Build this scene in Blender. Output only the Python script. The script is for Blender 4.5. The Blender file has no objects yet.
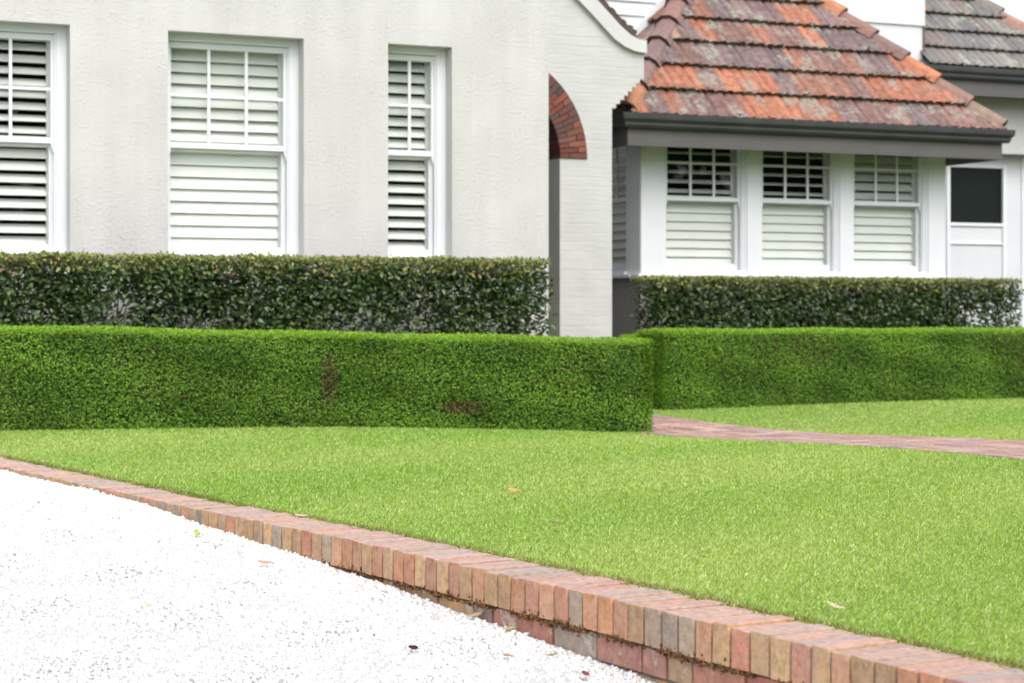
import bpy, bmesh, math, random
import numpy as np
from mathutils import Vector

random.seed(7)
RNG = np.random.default_rng(11)
S = bpy.context.scene
COL = S.collection
R = math.radians

# ------------------------------------------------------------------ frame of the place
F_PX, HORIZON, EYE = 1900.0, 310.0, 0.86       # lens in pixels, horizon row, eye above the lawn
THETA = R(23.5)                                 # the house fronts recede to the right
CT, ST = math.cos(THETA), math.sin(THETA)
OX, OY = 0.33, 17.16                            # right corner of the rendered wing


def hw(u, w):
    """house plan (along the front, into the house) -> world x, y"""
    return OX + u * CT - w * ST, OY + u * ST + w * CT


# wall line between gravel and lawn (outer edge of the brick capping)
WALL = [(2.02, 2.78), (.986, 4.50), (.253, 5.73), (-.105, 6.30), (-.659, 7.20), (-1.385, 8.25),
        (-2.82, 10.47), (-4.1, 12.45)]
_wy = np.array([p[1] for p in WALL]); _wx = np.array([p[0] for p in WALL])


def wall_x(y):
    return np.interp(y, _wy, _wx)


def gravel_z(y):
    return np.minimum(-.045 + .055 * (np.asarray(y, float) - 8.6), -.03)


def lawn_z(x, y):
    x = np.asarray(x, float); y = np.asarray(y, float)
    return -.012 - .10 * np.exp(-((x - 1.7) ** 2 / 4.2 + (y - 14.9) ** 2 / 4.5))


# ------------------------------------------------------------------ materials
def new_mat(name):
    m = bpy.data.materials.new(name); m.use_nodes = True
    nt = m.node_tree
    b = nt.nodes['Principled BSDF']
    return m, nt, b


def N(nt, kind, **kw):
    n = nt.nodes.new(kind)
    for k, v in kw.items():
        if k in n.inputs: n.inputs[k].default_value = v
        else: setattr(n, k, v)
    return n


def ramp(nt, fac, stops):
    r = nt.nodes.new('ShaderNodeValToRGB')
    e = r.color_ramp.elements
    while len(e) < len(stops): e.new(.5)
    for i, (p, c) in enumerate(stops):
        e[i].position = p
        e[i].color = (*c, 1) if not isinstance(c, float) else (c, c, c, 1)
    nt.links.new(fac, r.inputs[0])
    return r


def mixc(nt, mode, fac, a, b):
    n = nt.nodes.new('ShaderNodeMix'); n.data_type = 'RGBA'; n.blend_type = mode
    for sock, v in ((n.inputs[0], fac), (n.inputs[6], a), (n.inputs[7], b)):
        if hasattr(v, 'is_linked'): nt.links.new(v, sock)
        elif isinstance(v, (int, float)): sock.default_value = v
        else: sock.default_value = (*v, 1)
    return n.outputs[2]


def bump(nt, b, height, strength=.4, dist=.01, prev=None):
    n = nt.nodes.new('ShaderNodeBump')
    n.inputs['Strength'].default_value = strength; n.inputs['Distance'].default_value = dist
    nt.links.new(height, n.inputs['Height'])
    if prev: nt.links.new(prev.outputs[0], n.inputs['Normal'])
    nt.links.new(n.outputs[0], b.inputs['Normal'])
    return n


def objco(nt, scale=(1, 1, 1)):
    t = nt.nodes.new('ShaderNodeTexCoord'); m = nt.nodes.new('ShaderNodeMapping')
    m.inputs['Scale'].default_value = scale
    nt.links.new(t.outputs['Object'], m.inputs['Vector'])
    return m.outputs[0]


def noise(nt, vec, scale, detail=4, rough=.55, dist=0.):
    n = nt.nodes.new('ShaderNodeTexNoise')
    n.inputs['Scale'].default_value = scale; n.inputs['Detail'].default_value = detail
    n.inputs['Roughness'].default_value = rough; n.inputs['Distortion'].default_value = dist
    nt.links.new(vec, n.inputs['Vector'])
    return n


def paint(name, c, rough=.45, var=.06, bscale=40, bstr=.08):
    m, nt, b = new_mat(name)
    co = objco(nt)
    n = noise(nt, co, 3.0, 6)
    lo = tuple(v * (1 - var) for v in c); hi = tuple(min(1, v * (1 + var)) for v in c)
    r = ramp(nt, n.outputs[0], [(.3, lo), (.7, hi)])
    nt.links.new(r.outputs[0], b.inputs['Base Color'])
    b.inputs['Roughness'].default_value = rough
    n2 = noise(nt, co, bscale, 3)
    bump(nt, b, n2.outputs[0], bstr, .004)
    return m


def attr_mat(name, rough=.8, var=.25, nscale=30, bstr=.3, bdist=.004, lichen=None, soot=0., blend=None):
    m, nt, b = new_mat(name)
    a = N(nt, 'ShaderNodeAttribute', attribute_name='Col')
    co = objco(nt)
    n = noise(nt, co, nscale, 6, .65)
    r = ramp(nt, n.outputs[0], [(.34, 1 - var), (.66, 1 + var * .6)])
    c = mixc(nt, 'MULTIPLY', 1.0, a.outputs['Color'], r.outputs[0])
    if soot:
        n4 = noise(nt, co, nscale * .5, 5, .7)
        r4 = ramp(nt, n4.outputs[0], [(.56, 0.), (.66, 1.)])
        mm = nt.nodes.new('ShaderNodeMath'); mm.operation = 'MULTIPLY'
        nt.links.new(r4.outputs[0], mm.inputs[0]); mm.inputs[1].default_value = soot
        c = mixc(nt, 'MIX', mm.outputs[0], c, (.16, .145, .135))
    if blend:
        n6 = noise(nt, co, blend[0], 6, .7, .6)
        r6 = ramp(nt, n6.outputs[0], [(.42, 0.), (.62, 1.)])
        m6 = nt.nodes.new('ShaderNodeMath'); m6.operation = 'MULTIPLY'; m6.inputs[1].default_value = blend[1]
        nt.links.new(r6.outputs[0], m6.inputs[0])
        c = mixc(nt, 'MIX', m6.outputs[0], c, blend[2])
    if lichen:
        n3 = noise(nt, co, lichen[0], 5, .7, .4)
        r3 = ramp(nt, n3.outputs[0], [(lichen[1], 0.), (lichen[1] + .05, 1.)])
        n5 = noise(nt, co, lichen[0] * 5, 3, .7)
        r5 = ramp(nt, n5.outputs[0], [(.38, 0.), (.55, 1.)])
        mm = nt.nodes.new('ShaderNodeMath'); mm.operation = 'MULTIPLY'
        nt.links.new(r3.outputs[0], mm.inputs[0]); nt.links.new(r5.outputs[0], mm.inputs[1])
        c = mixc(nt, 'MIX', mm.outputs[0], c, lichen[2])
    nt.links.new(c, b.inputs['Base Color'])
    b.inputs['Roughness'].default_value = rough
    n2 = noise(nt, co, nscale * 3, 5, .7)
    bump(nt, b, n2.outputs[0], bstr, bdist)
    return m


def leaf_mat(name, rough=.45, trans=.3, spec=.5, tint=(1.25, 1.3, .6)):
    m, nt, b = new_mat(name)
    a = N(nt, 'ShaderNodeAttribute', attribute_name='Col')
    nt.links.new(a.outputs['Color'], b.inputs['Base Color'])
    b.inputs['Roughness'].default_value = rough
    b.inputs['Specular IOR Level'].default_value = spec
    t = nt.nodes.new('ShaderNodeBsdfTranslucent')
    c = mixc(nt, 'MULTIPLY', 1.0, a.outputs['Color'], tint)
    nt.links.new(c, t.inputs['Color'])
    mx = nt.nodes.new('ShaderNodeMixShader'); mx.inputs[0].default_value = trans
    nt.links.new(b.outputs[0], mx.inputs[1]); nt.links.new(t.outputs[0], mx.inputs[2])
    nt.links.new(mx.outputs[0], nt.nodes['Material Output'].inputs['Surface'])
    return m


def make_render_mat():
    m, nt, b = new_mat('trowelled_render')
    co = objco(nt)
    n0 = noise(nt, co, 1.2, 5)
    r = ramp(nt, n0.outputs[0], [(.3, (.505, .497, .478)), (.7, (.56, .553, .534))])
    ns = noise(nt, objco(nt, (5, 5, .5)), 1.0, 5, .6)
    rs = ramp(nt, ns.outputs[0], [(.3, .94), (.65, 1.03)])
    nt.links.new(mixc(nt, 'MULTIPLY', 1.0, r.outputs[0], rs.outputs[0]), b.inputs['Base Color']); b.inputs['Roughness'].default_value = .75
    n1 = noise(nt, objco(nt, (1, 1, 1.25)), 22, 6, .68, .25)
    r1 = ramp(nt, n1.outputs[0], [(.38, 0.), (.66, 1.)])
    n2 = noise(nt, co, 60, 4, .6)
    n3 = noise(nt, objco(nt, (1, 1, 1.35)), 30, 5, .66, .2)
    r3 = ramp(nt, n3.outputs[0], [(.50, 0.), (.78, 1.)])
    npatch = noise(nt, co, 2.2, 4, .6)
    rp = ramp(nt, npatch.outputs[0], [(.36, .25), (.62, 1.)])
    hm = nt.nodes.new('ShaderNodeMath'); hm.operation = 'MULTIPLY'
    nt.links.new(r3.outputs[0], hm.inputs[0]); nt.links.new(rp.outputs[0], hm.inputs[1])
    p = bump(nt, b, r1.outputs[0], .08, .012)
    p = bump(nt, b, hm.outputs[0], .46, .016, p)
    bump(nt, b, n2.outputs[0], .12, .004, p)
    return m


def make_painted_brick():
    m, nt, b = new_mat('painted_brick')
    co = objco(nt)
    n0 = noise(nt, co, 2.5, 5)
    r = ramp(nt, n0.outputs[0], [(.3, (.49, .49, .472)), (.7, (.565, .562, .548))])
    nt.links.new(r.outputs[0], b.inputs['Base Color']); b.inputs['Roughness'].default_value = .6
    # courses run along local x, rows up local z
    sx = nt.nodes.new('ShaderNodeSeparateXYZ'); cx = nt.nodes.new('ShaderNodeCombineXYZ')
    nz = noise(nt, co, 4, 3)
    nt.links.new(co, sx.inputs[0])
    ad = nt.nodes.new('ShaderNodeMath'); ad.operation = 'MULTIPLY_ADD'
    nt.links.new(nz.outputs[0], ad.inputs[0]); ad.inputs[1].default_value = .03
    nt.links.new(sx.outputs['Z'], ad.inputs[2])
    nt.links.new(sx.outputs['X'], cx.inputs['X']); nt.links.new(ad.outputs[0], cx.inputs['Y'])
    br = nt.nodes.new('ShaderNodeTexBrick')
    br.inputs['Scale'].default_value = 1.0
    br.inputs['Brick Width'].default_value = .9; br.inputs['Row Height'].default_value = .1
    br.inputs['Mortar Size'].default_value = .008; br.inputs['Mortar Smooth'].default_value = 1.0
    nt.links.new(cx.outputs[0], br.inputs['Vector'])
    inv = nt.nodes.new('ShaderNodeInvert'); nt.links.new(br.outputs['Fac'], inv.inputs['Color'])
    n2 = noise(nt, objco(nt, (1, 1, 5)), 6, 6, .65, .5)
    p = bump(nt, b, inv.outputs[0], .22, .009)
    bump(nt, b, n2.outputs[0], .42, .014, p)
    return m


def make_glass():
    m, nt, b = new_mat('window_glass')
    nt.nodes.remove(b)
    tr = nt.nodes.new('ShaderNodeBsdfTransparent'); tr.inputs[0].default_value = (.95, .97, .95, 1)
    gl = nt.nodes.new('ShaderNodeBsdfGlossy'); gl.inputs['Roughness'].default_value = .02
    lw = nt.nodes.new('ShaderNodeLayerWeight'); lw.inputs['Blend'].default_value = .5
    pw = nt.nodes.new('ShaderNodeMath'); pw.operation = 'POWER'; pw.inputs[1].default_value = 5
    fr = nt.nodes.new('ShaderNodeMath'); fr.operation = 'MULTIPLY_ADD'; fr.inputs[1].default_value = .9; fr.inputs[2].default_value = .035
    nt.links.new(lw.outputs['Facing'], pw.inputs[0]); nt.links.new(pw.outputs[0], fr.inputs[0])
    mx = nt.nodes.new('ShaderNodeMixShader')
    nt.links.new(fr.outputs[0], mx.inputs[0]); nt.links.new(tr.outputs[0], mx.inputs[1]); nt.links.new(gl.outputs[0], mx.inputs[2])
    nt.links.new(mx.outputs[0], nt.nodes['Material Output'].inputs['Surface'])
    return m


def ground_mat(name, c0, c1, scale=6, rough=.95, bstr=.5, bdist=.02):
    m, nt, b = new_mat(name)
    co = objco(nt)
    n = noise(nt, co, scale, 8, .65)
    r = ramp(nt, n.outputs[0], [(.3, c0), (.7, c1)])
    nt.links.new(r.outputs[0], b.inputs['Base Color']); b.inputs['Roughness'].default_value = rough
    n2 = noise(nt, co, scale * 12, 6, .7)
    bump(nt, b, n2.outputs[0], bstr, bdist)
    return m


M = dict(
    render=make_render_mat(), pbrick=make_painted_brick(), glass=make_glass(),
    trim=paint('white_trim', (.735, .755, .775), .4, .025), shutter=paint('shutter_white', (.735, .745, .715), .45, .03),
    fascia=paint('fascia_grey', (.100, .093, .089), .5, .08), gutter=paint('gutter_metal', (.044, .047, .047), .42, .2),
    taupe=paint('taupe_paint', (.27, .25, .235), .6, .08),
    board=paint('white_boards', (.64, .66, .675), .5, .03),
    coping=paint('coping_paint', (.56, .56, .545), .5, .06, 12, .3),
    room=paint('room_darkness', (.030, .046, .030), .9, .05, 10, 0.),  # near-black green puts the room's gloom and reflected foliage into the colour
    screen=paint('dark_screen', (.009, .014, .012), .35, .1),
    brick=attr_mat('wall_brick', .88, .34, 38, .8, .004, (16, .64, (.46, .42, .37)), .28, (24, .45, (.52, .37, .25))),
    lbrick=attr_mat('lower_brick', .9, .3, 28, .5, .004, (9, .56, (.50, .44, .40)), .7),
    arch=attr_mat('arch_brick', .85, .25, 40, .4, .004),
    tile=attr_mat('roof_tile', .68, .44, 12, .3, .004, (3.6, .53, (.25, .24, .20)), .35),
    gtile=attr_mat('grey_roof_tile', .75, .2, 12, .25, .004, (3.2, .56, (.30, .32, .27)), .2),
    cap=attr_mat('ridge_cap', .75, .22, 10, .3, .004, (5, .66, (.33, .33, .27)), .3),
    mortar=ground_mat('mortar', (.17, .145, .12), (.36, .31, .25), 32, .95, .6, .004),
    pmortar=ground_mat('path_joints', (.42, .39, .36), (.56, .53, .49), 25, .95, .3, .003),
    path=attr_mat('path_brick', .85, .25, 30, .3, .003, None, .3),
    lawn=ground_mat('lawn_soil', (.13, .22, .028), (.18, .28, .04), 8),
    soil=ground_mat('bed_soil', (.035, .025, .018), (.07, .05, .035), 9),
    earth=ground_mat('earth', (.06, .08, .03), (.10, .12, .05), .6),
    gravel=ground_mat('gravel_bed', (.54, .53, .52), (.72, .71, .70), 40, .9, .8, .01),
    stone=attr_mat('white_stone', .75, .12, 90, .2, .002),
    moss=attr_mat('moss_crumbs', .95, .3, 60, .3, .002),
    grass=leaf_mat('grass_blade', .42, .35, .55),
    box=leaf_mat('box_leaf', .5, .28, .2),
    camellia=leaf_mat('camellia_leaf', .34, .14, .5),
    bark=ground_mat('bark', (.055, .042, .03), (.13, .105, .08), 25, .9, .6, .005),
    dry=leaf_mat('dry_leaf', .7, .15, .2, (1.2, 1, .8)),
)


# ------------------------------------------------------------------ object helpers
def link(name, me, m=None, parent=None, loc=None):
    o = bpy.data.objects.new(name, me); COL.objects.link(o)
    if m is not None and me is not None: me.materials.append(m)
    if parent: o.parent = parent
    if loc: o.location = loc
    return o


def tag(o, label=None, cat=None, group=None, kind=None):
    for k, v in (('label', label), ('category', cat), ('group', group), ('kind', kind)):
        if v: o[k] = v
    return o


class MB:
    """collects polygons (with a colour per face) and links them as one mesh object"""
    def __init__(s): s.v = []; s.f = []; s.c = []
    def poly(s, pts, c=None):
        i = len(s.v); s.v += [tuple(p) for p in pts]; s.f.append(tuple(range(i, i + len(pts)))); s.c.append(c)
    def hexa(s, p, c=None, skip=(), top=None):
        """p: 8 corners, bottom four then top four, anticlockwise from above"""
        i = len(s.v); s.v += [tuple(q) for q in p]
        for k, f in enumerate([(3, 2, 1, 0), (4, 5, 6, 7), (0, 1, 5, 4), (1, 2, 6, 5), (2, 3, 7, 6), (3, 0, 4, 7)]):
            if k in skip: continue
            s.f.append(tuple(i + j for j in f)); s.c.append(top if (k == 1 and top) else c)
    def box(s, x0, x1, y0, y1, z0, z1, c=None, **kw):
        s.hexa([(x0, y0, z0), (x1, y0, z0), (x1, y1, z0), (x0, y1, z0), (x0, y0, z1), (x1, y0, z1), (x1, y1, z1), (x0, y1, z1)], c, **kw)
    def prism(s, pts, y0, y1, c=None):
        """outline in x,z (any polygon), extruded y0..y1"""
        i = len(s.v); n = len(pts)
        s.v += [(x, y0, z) for x, z in pts] + [(x, y1, z) for x, z in pts]
        s.f.append(tuple(range(i, i + n))); s.c.append(c)
        s.f.append(tuple(range(i + 2 * n - 1, i + n - 1, -1))); s.c.append(c)
        for k in range(n):
            j = (k + 1) % n
            s.f.append((i + j, i + k, i + n + k, i + n + j)); s.c.append(c)
    def tube(s, pts, r0, r1, n=6, c=None):
        rings = []
        for k, p in enumerate(pts):
            p = Vector(p); q = Vector(pts[min(k + 1, len(pts) - 1)]); o = Vector(pts[max(k - 1, 0)])
            d = (q - o).normalized(); a = d.orthogonal().normalized(); b = d.cross(a)
            r = r0 + (r1 - r0) * k / max(1, len(pts) - 1)
            rings.append(len(s.v))
            s.v += [tuple(p + (a * math.cos(2 * math.pi * j / n) + b * math.sin(2 * math.pi * j / n)) * r) for j in range(n)]
        for k in range(len(rings) - 1):
            for j in range(n):
                s.f.append((rings[k] + j, rings[k] + (j + 1) % n, rings[k + 1] + (j + 1) % n, rings[k + 1] + j)); s.c.append(c)
    def build(s, name, m, parent=None, loc=None, bevel=0, smooth=False, fixn=False):
        me = bpy.data.meshes.new(name); me.from_pydata(s.v, [], s.f)
        if any(c is not None for c in s.c):
            at = me.color_attributes.new('Col', 'FLOAT_COLOR', 'CORNER')
            buf = []
            for p, c in zip(me.polygons, s.c):
                buf += list((*(c or (.5, .5, .5)), 1)) * p.loop_total
            at.data.foreach_set('color', buf)
        if fixn:
            bm = bmesh.new(); bm.from_mesh(me); bmesh.ops.recalc_face_normals(bm, faces=bm.faces); bm.to_mesh(me); bm.free()
        if smooth:
            for p in me.polygons: p.use_smooth = True
        o = link(name, me, m, parent, loc)
        if bevel:
            bv = o.modifiers.new('bevel', 'BEVEL'); bv.width = bevel; bv.segments = 2; bv.limit_method = 'ANGLE'; bv.angle_limit = R(40)
        return o


def scatter(name, tv, tf, pos, basis, scale, col, m, parent=None, smooth=False):
    """one mesh of n copies of a template (tv verts, tf equal faces); basis n x 3 x 3 rows = local axes"""
    tv = np.asarray(tv, float); tf = np.asarray(tf, int)
    n = len(pos); k = len(tv)
    sc = scale if scale.ndim == 2 else scale[:, None] * np.ones((1, 3))
    loc = tv[None, :, :] * sc[:, None, :]
    co = np.einsum('nki,nij->nkj', loc, basis) + pos[:, None, :]
    co = co.reshape(-1, 3)
    fi = (tf[None, :, :] + (np.arange(n) * k)[:, None, None]).reshape(-1, tf.shape[1])
    me = bpy.data.meshes.new(name)
    me.vertices.add(len(co)); me.vertices.foreach_set('co', co.astype(np.float32).ravel())
    me.loops.add(fi.size); me.loops.foreach_set('vertex_index', fi.astype(np.int32).ravel())
    me.polygons.add(len(fi)); me.polygons.foreach_set('loop_start', (np.arange(len(fi)) * fi.shape[1]).astype(np.int32))
    if smooth: me.polygons.foreach_set('use_smooth', np.ones(len(fi), bool))
    me.update(calc_edges=True)
    at = me.color_attributes.new('Col', 'FLOAT_COLOR', 'POINT')
    c4 = np.ones((n, k, 4), np.float32); c4[:, :, :3] = col[:, None, :] if col.ndim == 2 else col
    at.data.foreach_set('color', c4.ravel())
    return link(name, me, m, parent)


def unit(a): return a / np.maximum(np.linalg.norm(a, axis=-1, keepdims=True), 1e-9)


def leaf_basis(nrm, along):
    """rows: x = across, y = along the leaf, z = normal"""
    z = unit(nrm); y = unit(along - (along * z).sum(-1, keepdims=True) * z); x = np.cross(y, z)
    return np.stack([x, y, z], 1)


def sheet(name, xs, ys, zf, m, xfun=None):
    """grid sheet; xfun(t, y) gives x for t in xs"""
    ys = np.asarray(ys, float); ts = np.asarray(xs, float)
    v = []
    for y in ys:
        for t in ts:
            x = xfun(t, y) if xfun else t
            v.append((float(x), float(y), float(zf(x, y))))
    n = len(ts); f = [(j * n + i, j * n + i + 1, (j + 1) * n + i + 1, (j + 1) * n + i) for j in range(len(ys) - 1) for i in range(n - 1)]
    me = bpy.data.meshes.new(name); me.from_pydata(v, [], f)
    for p in me.polygons: p.use_smooth = True
    return tag(link(name, me, m), kind='structure')


# ------------------------------------------------------------------ ground
gx = [-700, -300, -120, -50, -25] + list(np.arange(-14, 15, 1.0)) + [25, 50, 120, 300, 700]
gy = [-700, -300, -120, -50, -25] + list(np.arange(-14, 32, 1.0)) + [50, 120, 300, 700]
sheet('ground', gx, gy, lambda x, y: max(-1.4, float(gravel_z(y))) - .16, M['earth'])
sheet('gravel_drive', np.linspace(0, 1, 30), np.arange(-3, 14.1, .25), lambda x, y: gravel_z(y),
      M['gravel'], lambda t, y: -9 + (wall_x(y) + .10 + 9) * t)
sheet('lawn', np.linspace(0, 1, 70), np.arange(2.8, 21.3, .2), lambda x, y: lawn_z(x, y),
      M['lawn'], lambda t, y: wall_x(y) + .12 + (10 - wall_x(y) - .12) * t)

# path: centre line and half width
PATH = [(.75, 19.9), (.1, 18.0), (.40, 16.75), (1.25, 15.5), (2.2, 13.85), (3.13, 12.05), (4.3, 9.7), (5.6, 7.2)]
PHW = .60
pp = np.array(PATH)
# resample smoothly
tt = np.linspace(0, len(pp) - 1, 140); ii = np.arange(len(pp))
pcx = np.interp(tt, ii, pp[:, 0]); pcy = np.interp(tt, ii, pp[:, 1])
for _ in range(60):
    pcx[1:-1] = (pcx[:-2] + 2 * pcx[1:-1] + pcx[2:]) / 4; pcy[1:-1] = (pcy[:-2] + 2 * pcy[1:-1] + pcy[2:]) / 4
pd = unit(np.stack([np.gradient(pcx), np.gradient(pcy)], 1)); pn = np.stack([pd[:, 1], -pd[:, 0]], 1)


def path_dist(x, y):
    d = np.full(len(x), 1e9)
    for a, b in zip(pcx, pcy): d = np.minimum(d, (x - a) ** 2 + (y - b) ** 2)
    return np.sqrt(d)


bed = MB()
for k in range(len(pcx) - 1):
    for j in range(6):
        s0, s1 = -PHW + j * PHW / 3, -PHW + (j + 1) * PHW / 3
        q = []
        for kk, s_ in ((k, s0), (k, s1), (k + 1, s1), (k + 1, s0)):
            x, y = pcx[kk] + pn[kk, 0] * s_, pcy[kk] + pn[kk, 1] * s_
            q.append((x, y, float(lawn_z(x, y)) + .004))
        bed.poly(q)
# the bricks of the path, basket weave pairs
plen = np.concatenate([[0], np.cumsum(np.hypot(np.diff(pcx), np.diff(pcy)))])
PB = [(.38, .23, .19), (.41, .26, .215), (.34, .22, .20), (.41, .245, .195), (.31, .22, .22), (.45, .31, .255)]


def path_pt(s, t, dz):
    x = np.interp(s, plen, pcx); y = np.interp(s, plen, pcy)
    nx = np.interp(s, plen, pn[:, 0]); ny = np.interp(s, plen, pn[:, 1])
    x += nx * t; y += ny * t
    return (float(x), float(y), float(lawn_z(x, y)) + dz)


pbk = MB(); cell = .30
row = 0; s = .05
while s < plen[-1] - cell:
    for j in range(4):
        t0 = -PHW + j * cell
        for k in range(2):
            if (row + j) % 2: a0, a1, b0, b1 = s + .014, s + cell - .014, t0 + k * .15 + .010, t0 + (k + 1) * .15 - .010
            else: a0, a1, b0, b1 = s + k * .15 + .013, s + (k + 1) * .15 - .013, t0 + .010, t0 + cell - .010
            c = random.choice(PB); g = random.uniform(.85, 1.15); c = tuple(v * g for v in c)
            dz = .012 + random.uniform(-.002, .002)
            q = [(a0, b0), (a0, b1), (a1, b1), (a1, b0)]
            pbk.hexa([path_pt(a, b, -.02) for a, b in q] + [path_pt(a, b, dz + random.uniform(-.0015, .0015)) for a, b in q], c, skip=(0,))
    s += cell; row += 1
po = tag(bed.build('path_bed', M['pmortar'], fixn=True), kind='structure')
pb = tag(pbk.build('brick_path', M['path'], fixn=True), kind='structure')

# planted beds in front of the house
bl = MB()
bl.poly([(*hw(-7, -1.35), -.006), (*hw(-.2, -1.35), -.02), (*hw(-.2, .05), -.006), (*hw(-7, .05), -.006)])
tag(bl.build('garden_bed', M['soil']), kind='structure')
br_ = MB()
br_.poly([(*hw(1.95, 2.2), .004), (*hw(12, 2.2), .004), (*hw(12, 6.2), .004), (*hw(1.95, 3.7), .004)])
tag(br_.build('garden_bed', M['soil']), kind='structure')

# ------------------------------------------------------------------ gravel stones
ico_v = []
t_ = (1 + 5 ** .5) / 2
for a, b in ((-1, t_), (1, t_), (-1, -t_), (1, -t_)): ico_v.append((a, b, 0))
for a, b in ((-1, t_), (1, t_), (-1, -t_), (1, -t_)): ico_v.append((0, a, b))
for a, b in ((t_, -1), (t_, 1), (-t_, -1), (-t_, 1)): ico_v.append((a, 0, b))
ico_v = unit(np.array(ico_v, float))
ico_f = [(0, 11, 5), (0, 5, 1), (0, 1, 7), (0, 7, 10), (0, 10, 11), (1, 5, 9), (5, 11, 4), (11, 10, 2), (10, 7, 6), (7, 1, 8),
         (3, 9, 4), (3, 4, 2), (3, 2, 6), (3, 6, 8), (3, 8, 9), (4, 9, 5), (2, 4, 11), (6, 2, 10), (8, 6, 7), (9, 8, 1)]


def rand_basis(n):
    q = unit(RNG.normal(size=(n, 4)))
    w, x, y, z = q.T
    return np.stack([np.stack([1 - 2 * (y * y + z * z), 2 * (x * y - z * w), 2 * (x * z + y * w)], 1),
                     np.stack([2 * (x * y + z * w), 1 - 2 * (x * x + z * z), 2 * (y * z - x * w)], 1),
                     np.stack([2 * (x * z - y * w), 2 * (y * z + x * w), 1 - 2 * (x * x + y * y)], 1)], 1)


nst = 210000
y = 4.4 + 8.0 * RNG.random(nst) ** 1.15
x = wall_x(y) + .0 - 3.4 * RNG.random(nst) ** 1.3
keep = np.abs(x) < .34 * y + .5
x, y = x[keep], y[keep]; n = len(x)
sz = np.clip(RNG.lognormal(math.log(.0056), .38, n), .003, .014)
dk = RNG.random(n) < .008; sz[dk] *= .62
sc3 = sz[:, None] * RNG.uniform(.6, 1.25, (n, 3))
pos = np.stack([x, y, gravel_z(y) + sz * RNG.uniform(-.35, .40, n) + .004 * np.sin(x * 7 + y * 3) * np.sin(y * 6 - x * 4)], 1)
g = RNG.uniform(.60, .80, n)
col = g[:, None] * np.array([1., .985, .965]) * RNG.uniform(.97, 1.03, (n, 3))
col[dk] = RNG.uniform(.16, .40, (dk.sum(), 1)) * np.array([1, .97, .97])
tn = RNG.random(n) < .005
col[tn] = RNG.uniform(.5, .75, (tn.sum(), 1)) * np.array([1, .82, .66])
oct_v = np.array([(1, .2, 0), (-1, 0, .2), (.1, 1, .1), (0, -1, -.2), (.2, 0, 1), (0, .1, -1)], float)
oct_f = [(0, 2, 4), (2, 1, 4), (1, 3, 4), (3, 0, 4), (2, 0, 5), (1, 2, 5), (3, 1, 5), (0, 3, 5)]
tag(scatter('gravel_stones', oct_v, oct_f, pos, rand_basis(n), sc3 * 1.12, np.clip(col, 0, .9), M['stone']), kind='stuff')

# ------------------------------------------------------------------ garden wall of bricks
wall_root = tag(link('garden_wall', None, loc=(.25, 5.73, 0)),
                'low weathered brick edging wall between the white gravel drive and the front lawn', 'garden wall')
W_OFF = Vector((.25, 5.73, 0))


def wall_frame(seg_pts):
    P = np.array(seg_pts, float)
    L = np.concatenate([[0], np.cumsum(np.hypot(*np.diff(P, axis=0).T))])
    return P, L


TAN = [(.44, .26, .13), (.47, .29, .15), (.41, .25, .135), (.50, .32, .17), (.38, .25, .155), (.46, .29, .165)]
ORG = [(.50, .23, .12), (.46, .20, .115), (.52, .27, .16), (.42, .20, .13)]
RED = [(.47, .19, .125), (.46, .21, .15)]
GRY = [(.35, .265, .20), (.38, .29, .22), (.33, .26, .21)]
TOP = [(.42, .27, .235), (.45, .30, .265), (.40, .275, .25), (.46, .28, .235), (.37, .28, .265), (.44, .26, .22), (.33, .27, .265)]


def bcol():
    r = random.random()
    c = random.choice(TAN if r < .46 else ORG if r < .80 else RED if r < .85 else GRY)
    g = random.uniform(.93, 1.22)
    return tuple(v * g for v in c)


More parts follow.
